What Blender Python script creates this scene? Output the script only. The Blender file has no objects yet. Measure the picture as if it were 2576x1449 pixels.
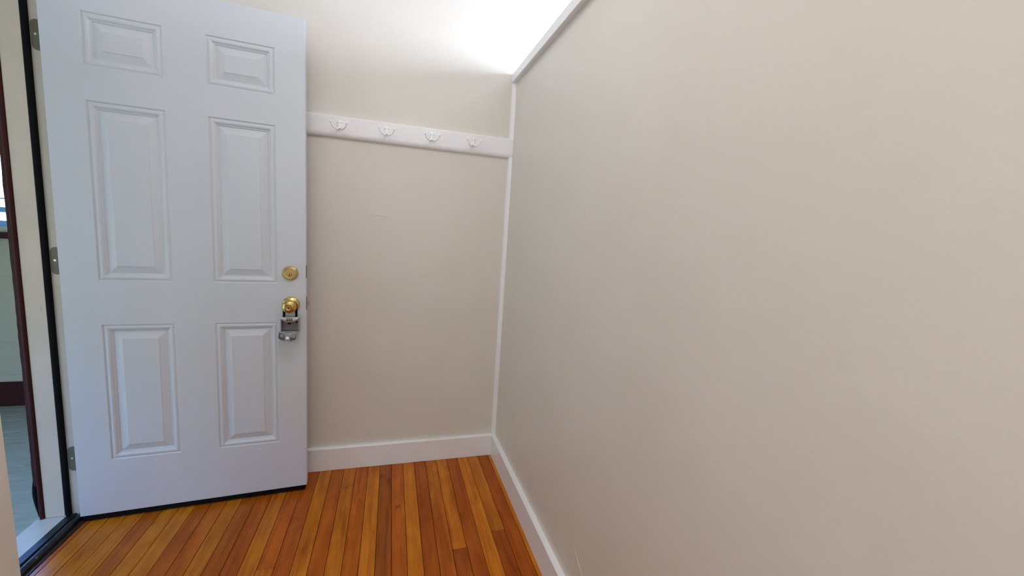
import bpy, bmesh, math, random
from mathutils import Vector, Matrix
random.seed(7)
scn = bpy.context.scene
COL = scn.collection

# ------------------------------------------------------------------ camera, sky, lights, exposure
cam_data = bpy.data.cameras.new('camera')
cam_data.sensor_width = 36.0
cam_data.lens = 1017.69 / 2576.0 * 36.0
cam_data.clip_start = 0.02
cam = bpy.data.objects.new('camera', cam_data)
cam.location = (-0.58204, -2.08629, 1.24427)
cam.rotation_euler = (math.radians(82.334), math.radians(-3.657), math.radians(-16.339))
COL.objects.link(cam)
scn.camera = cam

world = bpy.data.worlds.new('sky')
scn.world = world
world.use_nodes = True
wnt = world.node_tree
bg = wnt.nodes['Background']
bg.inputs['Strength'].default_value = 19.0
# clear sky: pale at the horizon, blue overhead
wtc = wnt.nodes.new('ShaderNodeTexCoord')
wsep = wnt.nodes.new('ShaderNodeSeparateXYZ')
wramp = wnt.nodes.new('ShaderNodeValToRGB')
wramp.color_ramp.elements[0].position = 0.0
wramp.color_ramp.elements[0].color = (0.30, 0.55, 1.0, 1)
wramp.color_ramp.elements[1].position = 0.6
wramp.color_ramp.elements[1].color = (0.12, 0.37, 1.0, 1)
wnt.links.new(wtc.outputs['Generated'], wsep.inputs[0])
wnt.links.new(wsep.outputs['Z'], wramp.inputs['Fac'])
wnt.links.new(wramp.outputs['Color'], bg.inputs['Color'])

def area(name, loc, size_x, size_y, rot, power, color):
    d = bpy.data.lights.new(name, 'AREA')
    d.shape = 'RECTANGLE'; d.size = size_x; d.size_y = size_y
    d.energy = power; d.color = color
    o = bpy.data.objects.new(name, d)
    o.location = loc; o.rotation_euler = rot
    COL.objects.link(o)
    return o
# daylight through the stairwell window beyond the partition
area('stair_window_daylight', (1.42, -0.90, 2.035), 0.50, 1.1, (0, math.radians(90), 0), 45, (0.98, 0.985, 0.985))
# daylight through the hall window behind the camera
area('hall_window_daylight', (-0.68, -3.95, 1.75), 1.0, 1.2, (math.radians(90), 0, 0), 7.0, (0.985, 0.985, 0.98))
area('side_fill', (-1.30, -2.9, 1.95), 1.2, 1.0, (0, math.radians(-90), 0), 9.0, (0.985, 0.985, 0.98))  # added side light without a window, brightens the right wall
# added unseen overhead fill that brightens upper walls and top faces
area('overhead_fill', (-0.70, -1.35, 2.66), 0.5, 0.5, (0, 0, 0), 7.3, (1.0, 0.97, 0.93))
sd = bpy.data.lights.new('sun', 'SUN'); sd.energy = 17.0; sd.angle = 0.01; sd.color = (1.0, 0.92, 0.78)
sun = bpy.data.objects.new('sun', sd); COL.objects.link(sun)
sun.rotation_euler = Vector((-0.10, -0.75, -0.65)).to_track_quat('-Z', 'Y').to_euler()

scn.view_settings.view_transform = 'Standard'
scn.view_settings.look = 'None'
scn.view_settings.gamma = 1.0
scn.view_settings.use_curve_mapping = False
scn.view_settings.exposure = 0.0
scn.cycles.max_bounces = 12
scn.cycles.diffuse_bounces = 8

# ------------------------------------------------------------------ helpers
def srgb(r, g, b):
    def f(c):
        c /= 255.0
        return c / 12.92 if c <= 0.04045 else ((c + 0.055) / 1.055) ** 2.4
    return (f(r), f(g), f(b), 1.0)

def new_mat(name):
    m = bpy.data.materials.new(name); m.use_nodes = True
    nt = m.node_tree
    return m, nt, nt.nodes['Principled BSDF']

def nd(nt, typ, **kw):
    n = nt.nodes.new(typ)
    for k, v in kw.items(): setattr(n, k, v)
    return n

def noise(nt, vec, scale, detail=3.0, rough=0.55, dist=0.0):
    n = nd(nt, 'ShaderNodeTexNoise')
    n.inputs['Scale'].default_value = scale
    n.inputs['Detail'].default_value = detail
    n.inputs['Roughness'].default_value = rough
    n.inputs['Distortion'].default_value = dist
    nt.links.new(vec, n.inputs['Vector'])
    return n

def mapping(nt, vec, scale=(1, 1, 1), loc=(0, 0, 0), rot=(0, 0, 0)):
    m = nd(nt, 'ShaderNodeMapping')
    m.inputs['Scale'].default_value = scale
    m.inputs['Location'].default_value = loc
    m.inputs['Rotation'].default_value = rot
    nt.links.new(vec, m.inputs['Vector'])
    return m.outputs['Vector']

def ramp(nt, fac, stops):
    r = nd(nt, 'ShaderNodeValToRGB')
    e = r.color_ramp.elements
    while len(e) < len(stops): e.new(0.5)
    for el, (p, c) in zip(e, stops):
        el.position = p; el.color = c if len(c) == 4 else (*c, 1)
    nt.links.new(fac, r.inputs['Fac'])
    return r.outputs['Color']

def mix(nt, blend, fac, a, b):
    m = nd(nt, 'ShaderNodeMix', data_type='RGBA', blend_type=blend)
    for sock, v in ((m.inputs[0], fac), (m.inputs[6], a), (m.inputs[7], b)):
        if isinstance(v, (int, float)): sock.default_value = v
        elif isinstance(v, tuple): sock.default_value = v
        else: nt.links.new(v, sock)
    return m.outputs[2]

def bump(nt, bsdf, height, strength, dist, prev=None):
    b = nd(nt, 'ShaderNodeBump')
    b.inputs['Strength'].default_value = strength
    b.inputs['Distance'].default_value = dist
    nt.links.new(height, b.inputs['Height'])
    if prev is not None: nt.links.new(prev, b.inputs['Normal'])
    nt.links.new(b.outputs['Normal'], bsdf.inputs['Normal'])
    return b.outputs['Normal']

def paint(name, color, rough=0.45, vary=0.05, fine=(260, 0.25, 0.0006), coarse=(5, 0.15, 0.006), dirt=None, spec=0.5):
    """painted surface: faint tint variation, roller stipple and slow unevenness"""
    m, nt, b = new_mat(name)
    co = nd(nt, 'ShaderNodeTexCoord').outputs['Object']
    n1 = noise(nt, co, 3.5, 4)
    dark = tuple(c * (1 - vary) for c in color[:3]) + (1,)
    light = tuple(min(1, c * (1 + vary)) for c in color[:3]) + (1,)
    c = ramp(nt, n1.outputs['Fac'], [(0.3, dark), (0.7, light)])
    if dirt:
        nz = noise(nt, mapping(nt, co, dirt[1]), dirt[2], 5, 0.65)
        msk = ramp(nt, nz.outputs['Fac'], [(dirt[3], (0, 0, 0)), (dirt[3] + 0.05, (1, 1, 1))])
        c = mix(nt, 'MIX', msk, c, dirt[0])
    nt.links.new(c, b.inputs['Base Color'])
    b.inputs['Roughness'].default_value = rough
    b.inputs['Specular IOR Level'].default_value = spec
    p = None
    if coarse: p = bump(nt, b, noise(nt, co, coarse[0], 2).outputs['Fac'], coarse[1], coarse[2])
    if fine: bump(nt, b, noise(nt, co, fine[0], 2).outputs['Fac'], fine[1], fine[2], p)
    return m

def metal(name, color, rough, metallic=1.0, vary=0.1, scale=30):
    m, nt, b = new_mat(name)
    co = nd(nt, 'ShaderNodeTexCoord').outputs['Object']
    n = noise(nt, co, scale, 4)
    lo = tuple(c * (1 - vary) for c in color[:3]) + (1,)
    nt.links.new(ramp(nt, n.outputs['Fac'], [(0.3, lo), (0.7, color)]), b.inputs['Base Color'])
    b.inputs['Metallic'].default_value = metallic
    b.inputs['Roughness'].default_value = rough
    return m

class MB:
    """collects shapes into one bmesh"""
    def __init__(self): self.bm = bmesh.new()
    def box(self, x0, x1, y0, y1, z0, z1, bevel=0.0, seg=1):
        t = bmesh.new()
        vs = [t.verts.new((x, y, z)) for x in (x0, x1) for y in (y0, y1) for z in (z0, z1)]
        for f in ((0, 1, 3, 2), (4, 6, 7, 5), (0, 4, 5, 1), (2, 3, 7, 6), (0, 2, 6, 4), (1, 5, 7, 3)):
            t.faces.new([vs[i] for i in f])
        if bevel: bmesh.ops.bevel(t, geom=list(t.edges), offset=bevel, segments=seg, profile=0.5, affect='EDGES')
        self._add(t)
        return self
    def _add(self, t, M=None):
        bmesh.ops.recalc_face_normals(t, faces=t.faces)
        if M is not None: bmesh.ops.transform(t, matrix=M, verts=t.verts)
        me = bpy.data.meshes.new('tmp'); t.to_mesh(me); t.free()
        self.bm.from_mesh(me); bpy.data.meshes.remove(me)
    def prism(self, pts, axis, a0, a1, bevel=0.0, seg=1):
        """polygon pts (2-D) extruded along axis between a0 and a1"""
        def P(u, v, a):
            return {'x': (a, u, v), 'y': (u, a, v), 'z': (u, v, a)}[axis]
        t = bmesh.new()
        A = [t.verts.new(P(u, v, a0)) for u, v in pts]
        B = [t.verts.new(P(u, v, a1)) for u, v in pts]
        n = len(pts)
        t.faces.new(A); t.faces.new(B[::-1])
        for i in range(n): t.faces.new((A[i], B[i], B[(i + 1) % n], A[(i + 1) % n]))
        bmesh.ops.recalc_face_normals(t, faces=t.faces)
        if bevel: bmesh.ops.bevel(t, geom=list(t.edges), offset=bevel, segments=seg, profile=0.5, affect='EDGES')
        self._add(t)
        return self
    def lathe(self, prof, center, n=48, axis='-y'):
        """profile of (radius, height) pairs turned about the given axis"""
        t = bmesh.new(); rings = []
        for r, h in prof:
            if r < 1e-6: rings.append([t.verts.new((0, 0, h))])
            else: rings.append([t.verts.new((r * math.cos(2 * math.pi * i / n), r * math.sin(2 * math.pi * i / n), h)) for i in range(n)])
        for a, b in zip(rings, rings[1:]):
            for i in range(n):
                j = (i + 1) % n
                if len(a) == 1 and len(b) == 1: break
                if len(a) == 1: t.faces.new((a[0], b[i], b[j]))
                elif len(b) == 1: t.faces.new((a[i], a[j], b[0]))
                else: t.faces.new((a[i], a[j], b[j], b[i]))
        R = {'-y': Matrix.Rotation(math.radians(90), 4, 'X'), 'z': Matrix.Identity(4), 'x': Matrix.Rotation(math.radians(90), 4, 'Y')}[axis]
        self._add(t, Matrix.Translation(center) @ R)
        return self
    def tube(self, pts, r, n=10, closed=False):
        """round bar through points; r a number or one radius per point"""
        pts = [Vector(p) for p in pts]; t = bmesh.new(); rings = []
        rr = r if isinstance(r, (list, tuple)) else [r] * len(pts)
        up = None
        for i, p in enumerate(pts):
            d = (pts[min(i + 1, len(pts) - 1)] - pts[max(i - 1, 0)]).normalized()
            if up is None:
                up = d.orthogonal().normalized()
            else:
                up = (up - d * up.dot(d)).normalized()
            s = d.cross(up)
            rings.append([t.verts.new(p + (up * math.cos(2 * math.pi * k / n) + s * math.sin(2 * math.pi * k / n)) * rr[i]) for k in range(n)])
        for a, b in zip(rings, rings[1:]):
            for k in range(n): t.faces.new((a[k], a[(k + 1) % n], b[(k + 1) % n], b[k]))
        t.faces.new(rings[0][::-1]); t.faces.new(rings[-1])
        self._add(t)
        return self
    def transform(self, M):
        bmesh.ops.transform(self.bm, matrix=M, verts=self.bm.verts); return self
    def build(self, name, mat, parent=None, smooth=None):
        me = bpy.data.meshes.new(name); self.bm.to_mesh(me); self.bm.free()
        me.materials.append(mat)
        if smooth is not None:
            me.polygons.foreach_set('use_smooth', [True] * len(me.polygons))
            me.set_sharp_from_angle(angle=math.radians(smooth))
        o = bpy.data.objects.new(name, me); COL.objects.link(o)
        if parent is not None: o.parent = parent
        return o

def tag(o, label, cat, kind=None, group=None):
    o['label'] = label; o['category'] = cat
    if kind: o['kind'] = kind
    if group: o['group'] = group
    return o

def empty(name, loc=(0, 0, 0), rz=0.0):
    o = bpy.data.objects.new(name, None); o.empty_display_size = 0.1
    o.location = loc; o.rotation_euler = (0, 0, rz); COL.objects.link(o)
    return o

def copy_tree(o, parent=None):
    c = o.copy(); COL.objects.link(c)
    if parent is not None: c.parent = parent
    for ch in list(o.children): copy_tree(ch, c)
    return c

# ------------------------------------------------------------------ materials
M_wall = paint('beige_wall_paint', (0.70, 0.672, 0.618, 1), 0.42, 0.02, (210, 0.25, 0.0007), (4, 0.12, 0.010))
M_ceiling = paint('white_ceiling_paint', (0.80, 0.77, 0.73, 1), 0.7, 0.02)
M_trim = paint('white_trim_paint', (0.85, 0.86, 0.885, 1), 0.32, 0.03, (120, 0.2, 0.0006), (14, 0.25, 0.004))
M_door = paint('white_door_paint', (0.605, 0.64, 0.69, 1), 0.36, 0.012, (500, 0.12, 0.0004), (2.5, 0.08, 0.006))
M_jamb = paint('cream_jamb_paint', (0.63, 0.545, 0.45, 1), 0.4, 0.06, (90, 0.2, 0.0006), (9, 0.2, 0.004),
               dirt=((0.36, 0.31, 0.25, 1), (6, 6, 1.6), 3.0, 0.67))
M_black = paint('black_rubber', (0.005, 0.005, 0.006, 1), 0.75, 0.1, (150, 0.3, 0.0008), None, spec=0.12)
M_vinyl = paint('black_vinyl', (0.008, 0.008, 0.010, 1), 0.4, 0.1, (150, 0.3, 0.0008), None, spec=0.4)
M_maroon = paint('maroon_paint', (0.046, 0.0095, 0.010, 1), 0.5, 0.15, (70, 0.3, 0.001), (20, 0.4, 0.004), spec=0.2)
M_siding = paint('pale_siding_paint', (0.52, 0.49, 0.35, 1), 0.5, 0.04, (90, 0.2, 0.0008), (10, 0.2, 0.004))
M_outside = paint('cream_exterior_paint', (0.56, 0.54, 0.46, 1), 0.5, 0.04)

def make_porch_floor():
    m, nt, b = new_mat('worn_porch_floor_paint')
    co = nd(nt, 'ShaderNodeTexCoord').outputs['Object']
    n = noise(nt, mapping(nt, co, (2, 10, 2)), 3, 5, 0.6)
    c = ramp(nt, n.outputs['Fac'], [(0.25, (0.29, 0.285, 0.205)), (0.6, (0.37, 0.365, 0.275))])
    w = noise(nt, mapping(nt, co, (2.2, 9, 2)), 3.4, 6, 0.7)
    msk = ramp(nt, w.outputs['Fac'], [(0.63, (0, 0, 0)), (0.68, (1, 1, 1))])
    nt.links.new(mix(nt, 'MIX', msk, c, (0.13, 0.12, 0.10, 1)), b.inputs['Base Color'])
    b.inputs['Roughness'].default_value = 0.55
    bump(nt, b, w.outputs['Fac'], 0.3, 0.003)
    return m
M_porch = make_porch_floor()

def make_wood():
    m, nt, b = new_mat('varnished_fir_plank')
    info = nd(nt, 'ShaderNodeObjectInfo')
    tc = nd(nt, 'ShaderNodeTexCoord').outputs['Object']
    off = nd(nt, 'ShaderNodeVectorMath', operation='SCALE'); off.inputs[0].default_value = (3.1, 17.7, 5.3)
    nt.links.new(info.outputs['Random'], off.inputs['Scale'])
    add = nd(nt, 'ShaderNodeVectorMath', operation='ADD')
    nt.links.new(tc, add.inputs[0]); nt.links.new(off.outputs[0], add.inputs[1])
    v = add.outputs[0]
    g1 = noise(nt, mapping(nt, v, (34, 1.6, 34)), 1.0, 5, 0.6, 0.9)       # broad figure along the board
    g2 = noise(nt, mapping(nt, v, (210, 5, 210)), 1.0, 4, 0.65, 0.3)      # fine pores
    g3 = noise(nt, mapping(nt, v, (14, 6, 14)), 1.0, 3, 0.5, 1.2)         # blotches of the stain
    k = noise(nt, mapping(nt, v, (24, 9, 24)), 1.0, 2, 0.4, 0.6)          # knots
    f1 = ramp(nt, g1.outputs['Fac'], [(0.28, (0.66, 0.50, 0.42)), (0.48, (0.97, 0.95, 0.92)), (0.72, (1.16, 1.24, 1.3))])
    f2 = ramp(nt, g2.outputs['Fac'], [(0.30, (0.74, 0.68, 0.62)), (0.52, (1, 1, 1))])
    f3 = ramp(nt, g3.outputs['Fac'], [(0.25, (0.80, 0.70, 0.62)), (0.7, (1.10, 1.10, 1.08))])
    fk = ramp(nt, k.outputs['Fac'], [(0.70, (1, 1, 1)), (0.80, (0.45, 0.33, 0.27))])
    c = mix(nt, 'MULTIPLY', 1.0, info.outputs['Color'], f1)
    c = mix(nt, 'MULTIPLY', 0.8, c, f2)
    c = mix(nt, 'MULTIPLY', 1.0, c, f3)
    c = mix(nt, 'MULTIPLY', 0.9, c, fk)
    nt.links.new(c, b.inputs['Base Color'])
    rn = noise(nt, mapping(nt, v, (6, 3, 6)), 2.0, 3)
    rr = nd(nt, 'ShaderNodeMapRange'); rr.inputs['To Min'].default_value = 0.22; rr.inputs['To Max'].default_value = 0.38
    nt.links.new(rn.outputs['Fac'], rr.inputs['Value']); nt.links.new(rr.outputs[0], b.inputs['Roughness'])
    b.inputs['Specular IOR Level'].default_value = 0.22
    p = bump(nt, b, g2.outputs['Fac'], 0.12, 0.0008)
    bump(nt, b, noise(nt, mapping(nt, v, (20, 2, 20)), 1.0, 2).outputs['Fac'], 0.15, 0.0015, p)
    return m
M_wood = make_wood()
M_subfloor = paint('dark_joint_filler', (0.006, 0.003, 0.002, 1), 0.7, 0.2)
M_brass = metal('polished_brass', (0.72, 0.50, 0.17, 1), 0.20)
M_brass_dull = metal('brushed_brass', (0.66, 0.50, 0.22, 1), 0.32)
M_brass_dark = metal('tarnished_brass', (0.22, 0.14, 0.08, 1), 0.45)
M_nickel = metal('satin_nickel_hinge', (0.165, 0.145, 0.11, 1), 0.5, 0.35)
M_screw = metal('worn_screw_head', (0.65, 0.58, 0.5, 1), 0.3)
M_zinc = metal('lockbox_cast_zinc', (0.34, 0.36, 0.38, 1), 0.34, 0.8)
M_zinc_dark = metal('lockbox_inside', (0.26, 0.26, 0.28, 1), 0.5, 0.4)
M_silver = metal('lockbox_silver_paint', (0.66, 0.69, 0.72, 1), 0.34, 0.5)
M_hole = paint('dark_hole', (0.004, 0.003, 0.003, 1), 0.7, 0.1)
M_lid = metal('lockbox_lid_grey', (0.20, 0.22, 0.24, 1), 0.25, 0.6)
M_latch = metal('steel_latch', (0.5, 0.47, 0.42, 1), 0.35)
M_hook = paint('white_hook_enamel', (0.90, 0.90, 0.90, 1), 0.25, 0.02, None, None)
M_sill = paint('cream_sill_paint', (0.55, 0.54, 0.48, 1), 0.45, 0.05, (60, 0.2, 0.0008), None)

def make_ribbed(name, color, axis_scale, worn=None):
    m, nt, b = new_mat(name)
    co = nd(nt, 'ShaderNodeTexCoord').outputs['Object']
    w = nd(nt, 'ShaderNodeTexWave', bands_direction='Y'); w.inputs['Scale'].default_value = axis_scale
    nt.links.new(co, w.inputs['Vector'])
    n = noise(nt, co, 20, 4)
    c = ramp(nt, n.outputs['Fac'], [(0.3, tuple(0.92 * x for x in color)), (0.7, color)])
    nt.links.new(c, b.inputs['Base Color'])
    b.inputs['Roughness'].default_value = 0.4
    bump(nt, b, w.outputs['Fac'], 0.25, 0.0010)
    return m
M_sill_rib = make_ribbed('ribbed_sill', (0.58, 0.57, 0.52), 75)

def make_worn_black():
    m, nt, b = new_mat('worn_black_paint')
    co = nd(nt, 'ShaderNodeTexCoord').outputs['Object']
    n = noise(nt, mapping(nt, co, (60, 22, 60)), 1.0, 6, 0.75)
    c = ramp(nt, n.outputs['Fac'], [(0.0, (0.006, 0.006, 0.007)), (0.615, (0.010, 0.010, 0.011)), (0.66, (0.36, 0.37, 0.37))])
    nt.links.new(c, b.inputs['Base Color'])
    b.inputs['Roughness'].default_value = 0.32
    bump(nt, b, n.outputs['Fac'], 0.4, 0.002)
    return m
M_worn_black = make_worn_black()

def make_glass():
    m, nt, b = new_mat('window_glass')
    co = nd(nt, 'ShaderNodeTexCoord').outputs['Object']
    b.inputs['Transmission Weight'].default_value = 1.0
    b.inputs['Roughness'].default_value = 0.0
    b.inputs['IOR'].default_value = 1.45
    b.inputs['Base Color'].default_value = (0.96, 0.98, 1, 1)
    bump(nt, b, noise(nt, co, 3, 1).outputs['Fac'], 0.02, 0.002)
    return m
M_glass = make_glass()
M_ground = paint('dry_grass_ground', (0.33, 0.25, 0.13, 1), 0.9, 0.2)
M_sky_block = paint('sky_block_brown', (0.30, 0.21, 0.09, 1), 0.7, 0.05)  # brown of the added sky-blocking mass, picked for its bounce light

M_sky_tint = paint('sky_tinted_sash', (0.22, 0.50, 0.85, 1), 0.4, 0.05)  # blue sky light on the window rails, put into their colour

# ------------------------------------------------------------------ numbers of the place (metres)
XE = -1.742          # inside face of the entry wall
XO = -1.885          # its outside face
YJ = -0.172          # hinge jamb
YN = -0.985          # latch jamb
XB, YB = -1.3605, -1.011   # corner of the thick wall beside the doorway
CEIL = 2.72
YEND = -4.1          # wall behind the camera
XFAR = 1.5           # wall beyond the partition
CAP0, CAP1 = 1.994, 2.035

# ------------------------------------------------------------------ floor with planks
floor = MB().box(-1.735, XFAR, YEND, 0.0, -0.06, -0.004).build('floor', M_subfloor)
tag(floor, 'varnished orange strip floor of narrow fir planks', 'floor', 'structure')

LIGHT = (0.57, 0.188, 0.010, 1)
LIGHT2 = (0.53, 0.172, 0.010, 1)
MED = (0.44, 0.112, 0.007, 1)
RED = (0.41, 0.096, 0.006, 1)
DARK = (0.32, 0.074, 0.005, 1)
BROWN = (0.36, 0.098, 0.009, 1)
PITCH = 0.0577
# colour runs of each strip from the back wall towards the camera: [(colour, y where it ends), ...]
runs = {
    0: [(LIGHT, None)], 1: [(RED, None)],
    2: [(LIGHT2, -0.597), (DARK, None)],
    3: [(LIGHT, None)], 4: [(RED, None)],
    5: [(LIGHT, -0.661), (DARK, None)],
    6: [(LIGHT2, -0.336), (MED, None)],
    7: [(RED, None)], 8: [(LIGHT, None)], 9: [(MED, None)], 10: [(BROWN, None)],
    11: [(LIGHT2, None)], 12: [(MED, None)], 13: [(LIGHT2, None)], 14: [(RED, None)],
    15: [(LIGHT, None)], 16: [(RED, None)],
    17: [(RED, -0.610), (LIGHT, None)], 18: [(LIGHT2, None)], 19: [(RED, None)],
    20: [(MED, None)], 21: [(LIGHT2, None)], 22: [(MED, None)], 23: [(MED, None)],
    24: [(LIGHT2, None)], 25: [(LIGHT, None)], 26: [(MED, None)], 27: [(LIGHT, None)],
    28: [(LIGHT2, None)], 29: [(LIGHT, None)],
}
prng = random.Random(3)
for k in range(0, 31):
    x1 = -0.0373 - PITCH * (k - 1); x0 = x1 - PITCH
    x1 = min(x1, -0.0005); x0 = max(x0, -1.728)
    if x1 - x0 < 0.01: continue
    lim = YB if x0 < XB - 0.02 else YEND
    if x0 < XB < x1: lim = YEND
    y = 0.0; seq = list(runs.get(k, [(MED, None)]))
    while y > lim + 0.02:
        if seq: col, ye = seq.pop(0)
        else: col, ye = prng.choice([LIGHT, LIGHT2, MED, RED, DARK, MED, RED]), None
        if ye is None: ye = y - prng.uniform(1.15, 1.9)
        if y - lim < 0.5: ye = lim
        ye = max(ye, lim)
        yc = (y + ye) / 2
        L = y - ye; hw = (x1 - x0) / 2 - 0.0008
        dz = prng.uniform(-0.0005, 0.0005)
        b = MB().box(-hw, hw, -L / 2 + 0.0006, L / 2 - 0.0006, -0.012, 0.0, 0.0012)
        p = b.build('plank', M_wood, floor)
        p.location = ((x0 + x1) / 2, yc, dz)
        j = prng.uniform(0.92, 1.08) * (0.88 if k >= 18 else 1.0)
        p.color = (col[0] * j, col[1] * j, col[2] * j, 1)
        y = ye

# ------------------------------------------------------------------ walls and ceiling
w = MB().box(-1.90, XFAR + 0.1, 0.0, 0.12, -0.06, CEIL + 0.1).build('wall_back', M_wall)
tag(w, 'beige painted back wall behind the white coat rail', 'wall', 'structure')
w = MB().box(0.0, 0.11, YEND, 0.0, -0.06, CAP0 + 0.001).build('wall_right', M_wall)
tag(w, 'beige partition wall on the right under a white cap rail', 'wall', 'structure')
# thick wall beside the doorway: its corner leans a little, as in the picture
ml = MB()
t = bmesh.new()
pts = []
for z in (-0.06, CEIL):
    xc = -1.3559 - 0.0125 * z
    pts.append([t.verts.new(q) for q in ((XO, YEND, z), (xc, YEND, z), (xc, YB, z), (XO, YB, z))])
A, Bq = pts
t.faces.new(A[::-1]); t.faces.new(Bq)
for i in range(4): t.faces.new((A[i], A[(i + 1) % 4], Bq[(i + 1) % 4], Bq[i]))
ml._add(t)
ml.box(XO, XE, YB, 0.0, 2.085, CEIL)                      # above the door
ml.box(XO, XE, -0.145, 0.0, -0.06, 2.085)                 # between the hinge jamb and the corner
w = ml.build('wall_left', M_wall)
tag(w, 'beige painted wall around the open doorway on the left', 'wall', 'structure')
w = MB().box(-1.90, XFAR + 0.1, YEND - 0.1, YEND, -0.06, CEIL + 0.1).build('wall_front', M_wall)
tag(w, 'beige wall closing the hall behind the viewer', 'wall', 'structure')
mf = MB()
wy0, wy1, wz0, wz1 = -1.45, -0.35, 1.785, 2.285
mf.box(XFAR, XFAR + 0.1, YEND, wy0, -0.06, CEIL + 0.1).box(XFAR, XFAR + 0.1, wy1, 0.0, -0.06, CEIL + 0.1)
mf.box(XFAR, XFAR + 0.1, wy0, wy1, -0.06, wz0).box(XFAR, XFAR + 0.1, wy0, wy1, wz1, CEIL + 0.1)
w = mf.build('wall_far', M_wall)
tag(w, 'beige stairwell wall beyond the partition', 'wall', 'structure')
w = MB().box(-1.90, XFAR + 0.1, YEND, 0.0, CEIL, CEIL + 0.1).build('ceiling', M_ceiling)
tag(w, 'white painted ceiling above the entry hall', 'ceiling', 'structure')

# ------------------------------------------------------------------ baseboards and trim
TB, HB = 0.0217, 0.119
def board_profile(t, h):      # (outwards, z)
    return [(0, 0.0015), (t, 0.0015), (t, h - 0.0025), (t - 0.0025, h), (0, h)]
b = MB().prism([(-d, z) for d, z in board_profile(TB, HB)], 'x', XE, -0.0005).build('baseboard_back', M_trim)
tag(b, 'white baseboard along the foot of the back wall', 'baseboard', 'structure')
b = MB().prism([(-d, z) for d, z in board_profile(TB, HB)], 'y', YEND, -TB - 0.0006).build('baseboard_right', M_trim)
tag(b, 'white baseboard along the foot of the partition wall', 'baseboard', 'structure')
b = MB().prism([(-1.3559 + d, z) for d, z in board_profile(TB, HB)], 'y', YEND, YB - 0.02).build('baseboard_left', M_trim)
tag(b, 'white baseboard at the foot of the wall beside the doorway', 'baseboard', 'structure')

c = MB().box(-0.0217, 0.132, YEND, -0.0005, CAP0, CAP1, 0.0015).build('trim_1', M_trim)
tag(c, 'white cap board along the top of the partition wall', 'trim', 'structure')

def quarter_pts(r, n=8):
    # corner at the origin, room towards -x, -y; slightly flattened round
    return [(0.0, 0.0)] + [(-r * math.cos(a), -r * math.sin(a)) for a in [math.pi / 2 * i / (n - 1) for i in range(n)]]
q = MB().prism(quarter_pts(0.0195), 'z', HB + 0.0005, 1.632).build('trim_2', M_trim, smooth=40)
tag(q, 'long white quarter round strip in the corner below the coat rail', 'trim', 'structure')
q = MB().prism(quarter_pts(0.0195), 'z', 1.7195, CAP0 - 0.0005).build('trim_3', M_trim, smooth=40)
tag(q, 'short white quarter round strip in the corner above the coat rail', 'trim', 'structure')

# small runs and lumps left in the wall paint
wall_back = bpy.data.objects['wall_back']; wall_right = bpy.data.objects['wall_right']
for pts_, r_ in (([(-0.452, 1.003), (-0.440, 1.006), (-0.428, 1.003), (-0.420, 0.997)], 0.0016),
                 ([(-0.415, 1.034), (-0.402, 1.031), (-0.392, 1.034)], 0.0014),
                 ([(-0.700, 1.295), (-0.640, 1.290), (-0.590, 1.280)], 0.0022),
                 ([(-0.176, 0.812), (-0.170, 0.811)], 0.0022)):
    mb = MB().tube([(x, -0.0004, z) for x, z in pts_], [r_ * (0.5 if k in (0, len(pts_) - 1) else 1.0) for k in range(len(pts_))], 8)
    mb.transform(Matrix.Diagonal((1, 0.6, 1, 1)))
    mb.build('paint_run', M_wall, wall_back, smooth=80)
mb = MB().tube([(-0.0002, -1.030, 0.265), (-0.0002, -1.075, 0.235), (-0.0002, -1.120, 0.207)], [0.0003, 0.0009, 0.0003], 6)
mb.build('paint_run', M_wall, wall_right, smooth=80)

# ------------------------------------------------------------------ coat rack on the back wall
RZ0, RZ1, RT = 1.6265, 1.7193, 0.021
rack = empty('coat_rack', (-0.86, 0, RZ0))
tag(rack, 'long white wooden coat rail with four double hooks on back wall', 'coat rack')
prof = [(-0.0003, 0.0), (-0.006, 0.0)]
R0 = 0.015
prof += [(-(RT - R0) - R0 * math.sin(a), 0.022 - 0.022 * math.cos(a)) for a in [math.pi / 2 * i / 7 for i in range(8)]]
prof += [(-RT, RZ1 - RZ0 - 0.0025), (-RT + 0.0025, RZ1 - RZ0), (-0.0003, RZ1 - RZ0)]
# sits clear of the corner strip below it
MB().prism(prof, 'x', -0.86, 0.8596).build('rail_board', M_trim, rack, smooth=25)

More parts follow.
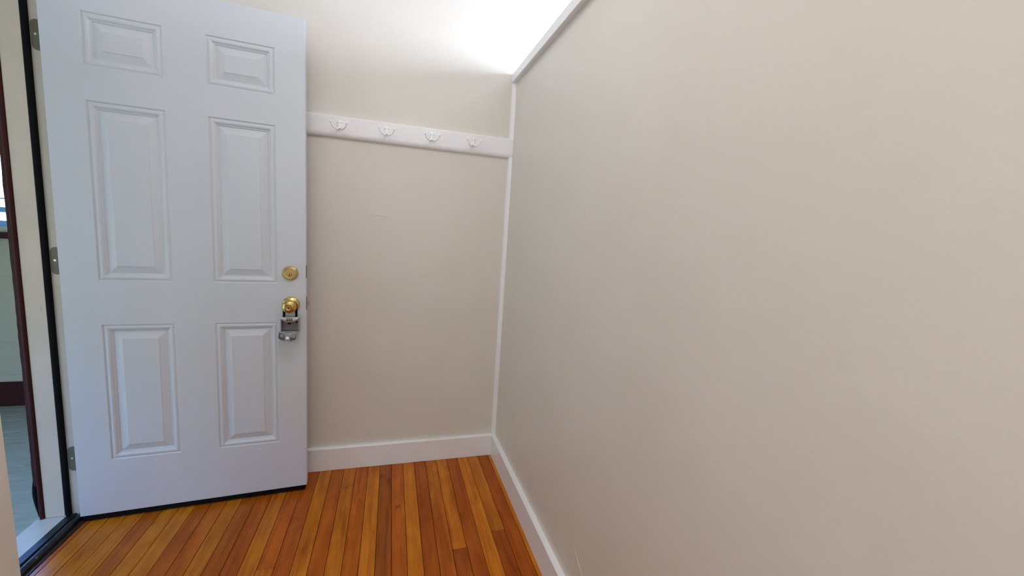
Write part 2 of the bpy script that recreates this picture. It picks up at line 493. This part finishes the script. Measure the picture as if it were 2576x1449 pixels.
def make_hook(x):
    h = empty('coat_hook'); h.parent = rack; h.location = (x + 0.86, -RT, 1.6885 - RZ0)
    # back plate: round head, waist, flared foot
    pts = []
    for i in range(15):
        a = math.radians(-25 + 230 * i / 14)
        pts.append((0.0128 * math.cos(a), 0.0010 + 0.0126 * math.sin(a)))
    pts += [(-0.0085, -0.010), (-0.0072, -0.017), (-0.0078, -0.023), (-0.004, -0.0255), (0.004, -0.0255), (0.0078, -0.023), (0.0072, -0.017), (0.0085, -0.010)]
    MB().prism(pts, 'y', -0.0042, 0.0, 0.0011, 2).build('hook_plate', M_hook, h, smooth=50)
    for s in (-1, 1):
        path, rad = [], []
        ctrl = [(0.0035, -0.004, -0.0195), (0.008, -0.012, -0.0265), (0.015, -0.022, -0.0285), (0.0235, -0.032, -0.0245), (0.030, -0.038, -0.0155), (0.0332, -0.040, -0.0075)]
        for i in range(len(ctrl) - 1):
            p0 = Vector(ctrl[max(i - 1, 0)]); p1 = Vector(ctrl[i]); p2 = Vector(ctrl[i + 1]); p3 = Vector(ctrl[min(i + 2, len(ctrl) - 1)])
            for k in range(4):
                u = k / 4
                q = 0.5 * ((2 * p1) + (p2 - p0) * u + (2 * p0 - 5 * p1 + 4 * p2 - p3) * u * u + (3 * p1 - p0 - 3 * p2 + p3) * u ** 3)
                path.append((s * q.x, q.y, q.z))
        path.append((s * ctrl[-1][0], ctrl[-1][1], ctrl[-1][2]))
        rad = [0.0042 - 0.0018 * min(1, i / 12) for i in range(len(path))]
        MB().tube(path, rad, 10).build('hook_arm', M_hook, h, smooth=60)
        ball = [(0.0052 * math.sin(math.pi * i / 10), 0.0052 * -math.cos(math.pi * i / 10)) for i in range(11)]
        MB().lathe(ball, (s * 0.0334, -0.040, -0.0045), 20, 'z').build('hook_tip', M_hook, h, smooth=60)
        MB().lathe([(0.0022, 0), (0.0021, 0.0006), (0.0008, 0.0009), (0, 0.0004)], (s * 0.0062, -0.0042, 0.0012), 14).build('screw', M_screwgrey, h, smooth=40)
    return h
M_screwgrey = metal('grey_screw', (0.30, 0.30, 0.31, 1), 0.4, 0.5)
for x in (-0.8200, -0.6165, -0.4095, -0.2080):
    make_hook(x)

# ------------------------------------------------------------------ the open six-panel door
DW, DH, DT = 0.8005, 2.007, 0.0445
door = empty('door_1', (-1.73454, -0.22453, 0.030), math.radians(4.08))
tag(door, 'white six panel entry door standing open', 'door', 'structure')
PX = [(0.10735, 0.33414), (0.46666, 0.69315)]
PZ = [(0.22471, 0.77313), (0.94128, 1.58491), (1.69969, 1.87819)]
# slab: front skin with six openings, closed at the back and the edges
t = bmesh.new()
xs = [0.0, *PX[0], *PX[1], DW]; zs = [0.0, *PZ[0], *PZ[1], *PZ[2], DH]
g = {}
for i, x in enumerate(xs):
    for j, z in enumerate(zs): g[i, j] = t.verts.new((x, 0, z))
for i in range(len(xs) - 1):
    for j in range(len(zs) - 1):
        if i in (1, 3) and j in (1, 3, 5): continue
        t.faces.new((g[i, j], g[i + 1, j], g[i + 1, j + 1], g[i, j + 1]))
border = [(i, 0) for i in range(len(xs))] + [(len(xs) - 1, j) for j in range(1, len(zs))] + [(i, len(zs) - 1) for i in range(len(xs) - 2, -1, -1)] + [(0, j) for j in range(len(zs) - 2, 0, -1)]
def inset_pt(v, d, y):
    x = min(max(v.co.x, 0), DW); z = v.co.z
    x2 = 0 - d if abs(x) < 1e-6 else (DW + d if abs(x - DW) < 1e-6 else x)
    z2 = 0 - d if abs(z) < 1e-6 else (DH + d if abs(z - DH) < 1e-6 else z)
    return (x2, y, z2)
prev = [g[k] for k in border]
for d, y in ((0.0007, 0.0004), (0.0012, 0.0014), (0.0012, DT)):
    cur = [t.verts.new(inset_pt(g[k], d, y)) for k in border]
    n = len(border)
    for i in range(n): t.faces.new((prev[i], cur[i], cur[(i + 1) % n], prev[(i + 1) % n]))
    prev = cur
t.faces.new(prev)
mb = MB(); mb._add(t)
slab = mb.build('door_slab', M_door, door)
# raised moulded panels
PROF = [(0, 0), (0.0016, 0.0034), (0.0044, 0.0042), (0.0064, 0.0030), (0.0092, 0.0016), (0.0125, 0.0012), (0.0162, 0.0020), (0.0198, 0.0044), (0.0222, 0.0080),
        (0.0262, 0.0088), (0.0282, 0.0118), (0.0302, 0.0120), (0.0555, 0.0038), (0.0570, 0.0020), (0.0584, 0.0020)]
def panel(x0, x1, z0, z1):
    t = bmesh.new(); loops = []
    for d, y in PROF:
        loops.append([t.verts.new(q) for q in ((x0 + d, y, z0 + d), (x1 - d, y, z0 + d), (x1 - d, y, z1 - d), (x0 + d, y, z1 - d))])
    for k, (a, b) in enumerate(zip(loops, loops[1:])):
        for i in range(4):
            f = t.faces.new((a[i], a[(i + 1) % 4], b[(i + 1) % 4], b[i]))
            f.smooth = 2 <= k <= 7                       # the rounded bead; slopes and field stay crisp
    t.faces.new(loops[-1])
    for a, b in zip(loops, loops[1:]):
        for i in range(4): t.edges.get((a[i], b[i])).smooth = False    # mitred corners
    for k in (1, 2, 8, 9, 10, 11, 12, 13):
        for i in range(4): t.edges.get((loops[k][i], loops[k][(i + 1) % 4])).smooth = False
    bmesh.ops.recalc_face_normals(t, faces=t.faces)
    if sum(f.normal.y for f in t.faces) > 0: bmesh.ops.reverse_faces(t, faces=t.faces)
    me = bpy.data.meshes.new('door_panel'); t.to_mesh(me); t.free()
    me.materials.append(M_door)
    o = bpy.data.objects.new('door_panel', me); COL.objects.link(o); o.parent = door
    return o
for (z0, z1) in PZ:
    for (x0, x1) in PX: panel(x0, x1, z0, z1)
o = MB().box(0.004, DW - 0.006, 0.003, 0.041, -0.0235, -0.0005, 0.003, 2).build('door_sweep', M_black, door)
o['label'] = 'black rubber sweep along the bottom edge'

# deadbolt
def key_plug(parent, c, r):
    MB().lathe([(r, 0), (r, 0.0018), (r - 0.0008, 0.0022), (r - 0.0012, 0.0012), (0, 0.0012)], c, 28).build('key_plug', M_brass_dull, parent, smooth=30)
    MB().lathe([(r + 0.0009, 0), (r + 0.0009, 0.0006), (r, 0.0006), (r, 0)], c, 28).build('plug_ring', M_hole, parent)
    k = MB().box(c[0] - 0.0011, c[0] + 0.0011, c[1] - 0.0019, c[1] - 0.0008, c[2] - 0.0052, c[2] + 0.0035)
    k.box(c[0] - 0.0020, c[0] + 0.0020, c[1] - 0.0019, c[1] - 0.0008, c[2] - 0.0058, c[2] - 0.0006, 0.0003)
    k.build('keyhole', M_hole, parent)
db = MB().lathe([(0.0312, 0), (0.0315, 0.0022), (0.0312, 0.0040), (0.0300, 0.0056), (0.0246, 0.0126), (0.0232, 0.0142), (0.0218, 0.0148), (0.0208, 0.0146), (0.0200, 0.0138), (0, 0.0138)], (0.7420, 0, 0.9870), 64).build('deadbolt', M_brass_dull, door, smooth=25)
key_plug(db, (0.7410, -0.0138, 0.9832), 0.0082)
# knob
kn = MB().lathe([(0.0345, 0), (0.0348, 0.002), (0.0338, 0.0045), (0.0300, 0.0080), (0.0215, 0.0135), (0.0150, 0.0165), (0.0118, 0.0180), (0.0112, 0.030), (0.0150, 0.0335)], (0.7438, 0, 0.8502), 64).build('door_knob', M_brass, door, smooth=35)
MB().lathe([(0.0112, 0.030), (0.0150, 0.0330), (0.0215, 0.0370), (0.0262, 0.0425), (0.0281, 0.0480), (0.0276, 0.0530), (0.0250, 0.0585), (0.0205, 0.0628), (0.0150, 0.0652), (0.0122, 0.0660), (0.0108, 0.0655), (0, 0.0655)], (0.7438, 0, 0.8502), 64).build('knob_ball', M_brass, kn, smooth=35)
key_plug(kn, (0.7438, -0.0655, 0.8502), 0.0088)
# latch and its plates on the lock edge
o = MB().prism([(DW + 0.001, 0.0155), (DW + 0.0155, 0.0155), (DW + 0.0060, 0.0300), (DW + 0.001, 0.0300)], 'z', 0.8430, 0.8605, 0.0008).build('latch_bolt', M_latch, door)
o['label'] = 'dull steel latch bolt sticking out of the edge'
for zc, hh in ((0.8530, 0.0285), (0.9930, 0.0270)):
    MB().box(DW + 0.0004, DW + 0.0022, 0.0030, 0.0290, zc - hh, zc + hh, 0.0006).build('latch_plate', M_brass_dark, door)
# hinges: leaf on the jamb, barrel behind the door corner
Minv = (Matrix.Translation(door.location) @ Matrix.Rotation(math.radians(4.08), 4, 'Z')).inverted()
def hinge(z0, z1):
    r = 0.0155; x0, x1 = -1.7885, -1.7372; yy = YJ
    pts = [(x1, z0), (x1, z1)]
    pts += [(x0 + r - r * math.sin(a), z1 - r + r * math.cos(a)) for a in [math.pi / 2 * i / 6 for i in range(7)]]
    pts += [(x0 + r - r * math.cos(a), z0 + r - r * math.sin(a)) for a in [math.pi / 2 * i / 6 for i in range(7)]]
    h = MB().prism(pts, 'y', yy - 0.0022, yy - 0.0002, 0.0004)
    h.tube([(-1.7335, -0.1765, z0), (-1.7335, -0.1765, z1)], 0.0030, 12)
    h.transform(Minv)
    hb = h.build('hinge', M_nickel, door, smooth=30)
    zc = (z0 + z1) / 2
    for dx, dz in ((0.0300, 0.034), (0.0125, 0.002), (0.0300, -0.034)):
        MB().lathe([(0.0042, 0), (0.0040, 0.0006), (0.0012, 0.0010), (0, 0.0005)], (0, 0, 0), 16).transform(Minv @ Matrix.Translation((x0 + dx, yy - 0.0022, zc + dz))).build('screw', M_screw, hb, smooth=40)
for z0, z1 in ((1.7680, 1.8690), (0.9855, 1.0870), (0.1990, 0.3010)): hinge(z0, z1)

# ------------------------------------------------------------------ door frame
fr = empty('trim_4', (XE, YJ, 0))
tag(fr, 'cream painted door frame with a black weatherstrip', 'door frame', 'structure')
def at_world(mb, name, mat, parent, **k):
    mb.transform(Matrix.Translation(-Vector(parent.location)))
    return mb.build(name, mat, parent, **k)
at_world(MB().box(-1.808, -1.7372, YJ, -0.146, 0.010, 2.050, 0.001), 'jamb', M_jamb, fr)
at_world(MB().box(-1.872, -1.8085, -0.180, -0.146, 0.0105, 2.050, 0.0022, 2), 'door_stop', M_jamb, fr)
ws = [(-1.8105, YJ), (-1.8105, -0.1795), (-1.8065, -0.1838), (-1.7985, -0.1842), (-1.7925, -0.1812), (-1.7905, -0.1765), (-1.7915, YJ)]
at_world(MB().prism(ws, 'z', 0.016, 2.045), 'weatherstrip', M_black, fr, smooth=50)
at_world(MB().box(-1.872, -1.7372, YN, YJ, 2.050, 2.084, 0.001), 'head_jamb', M_jamb, fr)
at_world(MB().box(-1.872, -1.7372, -1.0095, YN, 0.010, 2.084, 0.001), 'jamb', M_jamb, fr)

# ------------------------------------------------------------------ threshold
th = empty('threshold', (-1.80, -0.58, 0.0))
tag(th, 'black and cream door sill under the open entry door', 'threshold')
y0, y1 = YN + 0.001, YJ - 0.0005
at_world(MB().prism([(-1.806, -0.10), (-1.806, 0.0100), (-1.892, 0.0095), (-1.900, 0.0060), (-1.900, -0.10)], 'y', y0, -0.1462), 'outer_sill', M_sill_rib, th)
at_world(MB().prism([(-1.8058, -0.05), (-1.8058, 0.0115), (-1.803, 0.0135), (-1.776, 0.0150), (-1.7735, 0.0085), (-1.7705, 0.0085), (-1.7705, -0.05)], 'y', y0, y1, 0.0005), 'vinyl_flap', M_vinyl, th)
bar = [(-1.7703, -0.05)] + [(-1.7563 - 0.0140 * math.cos(a), 0.006 + 0.0145 * math.sin(a)) for a in [math.pi * i / 10 for i in range(11)]] + [(-1.7423, -0.05)]
at_world(MB().prism(bar, 'y', y0, -0.1800), 'threshold_bar', M_worn_black, th, smooth=50)
M_edge = paint('dark_stained_edge', (0.035, 0.016, 0.008, 1), 0.45, 0.4, (60, 0.3, 0.001), (30, 0.4, 0.003))
at_world(MB().box(-1.7420, -1.7290, y0, -0.1800, -0.05, 0.0025, 0.0012), 'edge_strip', M_edge, th)

# ------------------------------------------------------------------ the porch outside
ZP = -0.10
PY1 = 1.30
XPO = -3.75
pf = MB().box(XPO, -1.88, -4.2, PY1, ZP - 0.08, ZP - 0.006).build('porch_floor', M_subfloor)
tag(pf, 'grey green painted wooden porch floor outside the doorway', 'floor', 'structure')
y = PY1; W = 0.0835; i = 0
while y > -2.6:
    y2 = y - W
    b = MB().box(XPO, -1.9005, y2 + 0.0010, y - 0.0010, -0.02, 0.0, 0.0015).build('porch_plank', M_porch, pf)
    b.location = (0, 0, ZP + random.uniform(-0.001, 0.001))
    y = y2
wp = MB().box(XPO, -1.885, PY1 + 0.012, PY1 + 0.12, ZP - 0.08, 1.01)
wp.box(-2.72, -1.885, PY1 + 0.012, PY1 + 0.12, 1.01, 2.5).box(XPO, -3.55, PY1 + 0.012, PY1 + 0.12, 1.01, 2.5).box(-3.55, -2.72, PY1 + 0.012, PY1 + 0.12, 2.1, 2.5)
wp = wp.build('wall_porch', M_siding)
tag(wp, 'pale painted porch wall of wide flat boards', 'wall', 'structure')
zb = [0.064, 0.108, 0.331, 0.552, 0.771, 1.008]
for a, b2 in zip(zb, zb[1:]):
    MB().prism([(PY1 + 0.012, a), (PY1 - 0.006, a), (PY1 + 0.001, b2), (PY1 + 0.012, b2)], 'x', XPO, -1.8855, 0.0008).build('siding_board', M_siding, wp)
z = 1.05
while z < 2.45:
    b2 = min(z + 0.22, 2.49)
    for xa, xb in ((XPO, -3.58), (-2.69, -1.8855)):
        MB().prism([(PY1 + 0.012, z), (PY1 - 0.006, z), (PY1 + 0.001, b2), (PY1 + 0.012, b2)], 'x', xa, xb, 0.0008).build('siding_board', M_siding, wp)
    z += 0.22
b = MB().box(XPO, -1.8855, PY1 - 0.022, PY1 + 0.011, ZP, 0.064, 0.002).build('baseboard_porch', M_maroon)
tag(b, 'maroon painted baseboard along the foot of the porch wall', 'baseboard', 'structure')
win = empty('window_1', (-3.135, PY1, 1.01))
tag(win, 'porch window with cream sash above a maroon sill', 'window', 'structure')
at_world(MB().box(-3.62, -2.65, PY1 - 0.045, PY1 + 0.05, 1.010, 1.048, 0.002), 'window_sill', M_maroon, win)
at_world(MB().box(-3.58, -2.69, PY1 - 0.004, PY1 + 0.05, 1.049, 1.085, 0.002), 'sash_rail', M_outside, win)
at_world(MB().box(-3.58, -2.69, PY1 + 0.008, PY1 + 0.06, 1.085, 1.120, 0.002), 'sash_rail', M_sky_tint, win)
at_world(MB().box(-3.58, -2.69, PY1 + 0.008, PY1 + 0.06, 2.06, 2.12, 0.002), 'sash_rail', M_outside, win)
for xa in (-3.58, -2.75): at_world(MB().box(xa, xa + 0.06, PY1 + 0.006, PY1 + 0.06, 1.12, 2.06, 0.002), 'sash_stile', M_outside, win)
at_world(MB().box(-3.52, -2.75, PY1 + 0.030, PY1 + 0.034, 1.12, 2.06), 'pane', M_glass, win)
at_world(MB().box(-3.52, -2.75, PY1 + 0.012, PY1 + 0.028, 1.172, 1.205, 0.002), 'muntin', M_sky_tint, win)
at_world(MB().box(-3.52, -2.75, PY1 + 0.012, PY1 + 0.028, 1.255, 1.263, 0.001), 'muntin', M_sky_tint, win)
# unseen porch roof and walls, roof edge and openings shaped to limit skylight
pr = MB().box(XPO - 0.1, -1.885, -4.2, PY1 + 0.12, 2.5, 2.6).box(XPO - 0.1, XPO, -4.2, PY1 + 0.12, 2.02, 2.5).build('porch_roof', M_outside)
tag(pr, 'unseen cream porch roof with its edge lowered to cut skylight', 'roof', 'structure')
ww = MB().box(XPO - 0.1, -1.886, -4.3, -4.2, ZP - 0.08, 2.5).build('wall_sky_block', M_siding)  # end wall added to stop sky light from that side
tag(ww, 'unseen pale wall added to shut sky out of the porch', 'wall', 'structure')
ww = MB().box(XPO - 0.1, XPO, -0.50, PY1 + 0.12, ZP - 0.08, 2.5).build('wall_porch_outer', M_siding)  # outer wall lengthened to keep blue sky off the porch end
tag(ww, 'unseen pale outer porch wall, lengthened to hold back skylight', 'wall', 'structure')
wo = MB().box(XO - 0.012, XO - 0.0005, 0.02, PY1, ZP, 2.5).build('wall_house_outside', M_outside)
tag(wo, 'cream outside wall of the house beside the entry', 'wall', 'structure')
gr = MB().box(-30, XPO - 0.1, -30, 30, -0.7, -0.6).build('ground_outside', M_ground)
nb = MB().box(-11, -8.6, -14, 0.8, -0.6, 4.6).box(-8.6, -1.0, -14, -9.0, -0.6, 4.6).build('sky_block_mass', M_sky_block)  # unseen mass added to hide the low sky from porch and door
tag(nb, 'unseen brown mass added to block the low sky', 'light blocker', 'structure')
tag(gr, 'dry grassy ground outside the porch', 'ground', 'structure')

# maroon casing on the outside of the door frame
ec = empty('trim_5', (-1.885, -0.18, 0.0))
tag(ec, 'dark maroon casing along the outside of the door frame', 'trim', 'structure')
def ragged(z0, z1, x_out, step):
    pts = []; z = z0
    while z < z1:
        pts.append((x_out + random.uniform(-0.0010, 0.0010), z)); z += step * random.uniform(0.5, 1.5)
    pts.append((x_out, z1))
    return pts
edge = ragged(0.150, 2.06, -1.8995, 0.035)
t = bmesh.new()
F = [(x, -0.1775, z) for x, z in edge]; 
fv = [t.verts.new(q) for q in F]; fi = [t.verts.new((-1.8885, -0.1775, q[2])) for q in F]
bv = [t.verts.new((q[0], -0.02, q[2])) for q in F]; bi = [t.verts.new((-1.8885, -0.02, q[2])) for q in F]
for i in range(len(F) - 1):
    t.faces.new((fv[i], fi[i], fi[i + 1], fv[i + 1])); t.faces.new((fv[i], fv[i + 1], bv[i + 1], bv[i]))
    t.faces.new((fi[i], bi[i], bi[i + 1], fi[i + 1])); t.faces.new((bv[i], bv[i + 1], bi[i + 1], bi[i]))
t.faces.new((fv[0], bv[0], bi[0], fi[0])); t.faces.new((fv[-1], fi[-1], bi[-1], bv[-1]))
mb = MB(); mb._add(t)
at_world(mb, 'casing_board', M_maroon, ec)
bead = [(-1.8725, -0.146)] + [(-1.8803 + 0.0078 * math.cos(a), -0.1795 - 0.0070 * math.sin(a)) for a in [math.pi * i / 8 for i in range(9)]] + [(-1.8881, -0.146)]
at_world(MB().prism(bead, 'z', 0.0105, 2.06), 'casing_bead', M_maroon, ec, smooth=50)

# black ribbed hose standing behind the casing
hose_pts, hose_r = [], []
for i in range(73):
    u = i / 72
    z = 0.012 + 0.190 * u
    hose_pts.append((-1.8960 - 0.0120 * math.sin(math.pi * min(1, u)) ** 1.2, -0.158, z))
    hose_r.append(0.0085 + (0.0012 if i % 3 == 0 else 0.0))
hz = MB().tube(hose_pts, hose_r, 14).build('ribbed_hose', M_black, smooth=20)
tag(hz, 'short black ribbed hose end at the foot of the maroon casing', 'hose')

# ------------------------------------------------------------------ key lockbox hanging from the knob
Mdoor = Matrix.Translation(door.location) @ Matrix.Rotation(math.radians(4.08), 4, 'Z')
lb = empty('key_lockbox'); lb.matrix_world = Mdoor @ Matrix.Translation((0.7440, -0.0030, 0.7720))
tag(lb, 'small grey key lockbox hanging open from the brass door knob', 'lockbox')
# shackle over the knob neck (local: x across, -y towards the viewer)
sh = [(-0.0232, -0.024, 0.020), (-0.0232, -0.024, 0.072)]
sh += [(-0.0232 * math.cos(a), -0.024, 0.076 + 0.0200 * math.sin(a)) for a in [math.pi * i / 12 for i in range(13)]]
sh += [(0.0232, -0.024, 0.072), (0.0232, -0.024, 0.020)]
MB().tube(sh, 0.0048, 12).build('shackle', M_black, lb, smooth=60)
# housing: tray open to the front, rounded shoulders
hs = MB()
hs.box(-0.0335, 0.0335, -0.0100, -0.0015, -0.0350, 0.0300, 0.0015, 2)                 # back
hs.box(-0.0345, -0.0305, -0.0400, -0.0060, -0.0350, 0.0220, 0.0012)                   # sides
hs.box(0.0305, 0.0345, -0.0400, -0.0060, -0.0350, 0.0220, 0.0012)
hs.box(-0.0335, 0.0335, -0.0360, -0.0060, -0.0350, -0.0310, 0.0012)                   # floor
hs.build('housing', M_zinc, lb)
MB().box(-0.0304, 0.0304, -0.0115, -0.0101, -0.0310, 0.0100, 0.0004).build('compartment_back', M_zinc_dark, lb)
cap = []
for i in range(13):
    u = -1 + 2 * i / 12
    cap.append((0.0345 * u, 0.0120 + 0.0150 * u * u))
cap += [(0.0345, 0.0305), (-0.0345, 0.0305)]
cp = MB().prism(cap, 'y', -0.0440, -0.0060, 0.0018, 2).build('dial_cover', M_silver, lb, smooth=35)
under = [(0.0345 * (-1 + 2 * i / 12), 0.0065 + 0.0150 * (-1 + 2 * i / 12) ** 2) for i in range(13)] + [(0.0345, 0.026), (-0.0345, 0.026)]
MB().prism(under, 'y', -0.0410, -0.0062, 0.0010).build('cover_rim', M_zinc, lb, smooth=35)
for k in range(3):
    x = -0.0095 + 0.0085 * k
    rib = []
    for i in range(32):
        a = 2 * math.pi * i / 32
        r = 0.0066 if i % 4 < 2 else 0.0060
        rib.append((-0.0408 + r * math.cos(a), 0.0215 + r * math.sin(a)))
    MB().prism(rib, 'x', x - 0.0026, x + 0.0026).build('dial', M_brass_dark, cp)
    MB().box(x - 0.0018, x + 0.0018, -0.0477, -0.0471, 0.0222, 0.0242).build('dial_mark', M_silver, cp)
    MB().box(x - 0.0036, x + 0.0036, -0.0447, -0.0441, 0.0135, 0.0290, 0.0002).build('dial_slot', M_zinc, cp)
MB().box(-0.0085, 0.0045, -0.0452, -0.0380, 0.0015, 0.0085, 0.0008).build('latch_tab', M_black, lb)
for x in (0.010, 0.022, 0.027): MB().box(x - 0.002, x + 0.002, -0.0150, -0.0112, 0.001, 0.0075, 0.0006).build('bolt_clip', M_black, lb)
# the front cover, flipped down on its hinge and a little askew
ld = MB()
ld.prism([(-0.0335, 0.0), (0.0335, 0.0), (0.0335, -0.024), (0.026, -0.0315), (0.010, -0.0350), (-0.010, -0.0350), (-0.026, -0.0315), (-0.0335, -0.024)], 'y', -0.0035, 0.0, 0.0012, 2)
ld.box(-0.0345, -0.0315, -0.0130, 0.0, -0.026, 0.0, 0.0008).box(0.0315, 0.0345, -0.0130, 0.0, -0.026, 0.0, 0.0008)
ld.prism([(-0.0330, -0.024), (-0.026, -0.0315), (-0.010, -0.0350), (0.010, -0.0350), (0.026, -0.0315), (0.0330, -0.024), (0.0350, -0.026), (0.027, -0.0345), (0.010, -0.0380), (-0.010, -0.0380), (-0.027, -0.0345), (-0.0350, -0.026)], 'y', -0.0130, 0.0, 0.0008)
lid = ld.build('front_cover', M_lid, lb, smooth=30)
lid.location = (-0.0055, -0.0390, -0.0340); lid.rotation_euler = (math.radians(-14), math.radians(4.5), 0)
MB().prism([(-0.0105, -0.012), (0.0105, -0.012), (0.0105, -0.0365), (-0.0105, -0.0365)], 'y', -0.0105, -0.0033, 0.0010).build('cover_boss', M_zinc_dark, lid)
MB().box(-0.0058, 0.0058, -0.0112, -0.0104, -0.0295, -0.0185, 0.0006).build('cover_button', M_silver, lid)
for s in (-1, 1):
    MB().box(min(s * 0.012, s * 0.033), max(s * 0.012, s * 0.033), -0.0062, -0.0030, -0.0030, -0.0008, 0.0006).build('cover_lip', M_silver, lid)
    MB().box(min(s * 0.014, s * 0.030), max(s * 0.014, s * 0.030), -0.0075, -0.0036, -0.0240, -0.0090, 0.0015).build('cover_rib', M_zinc_dark, lid)
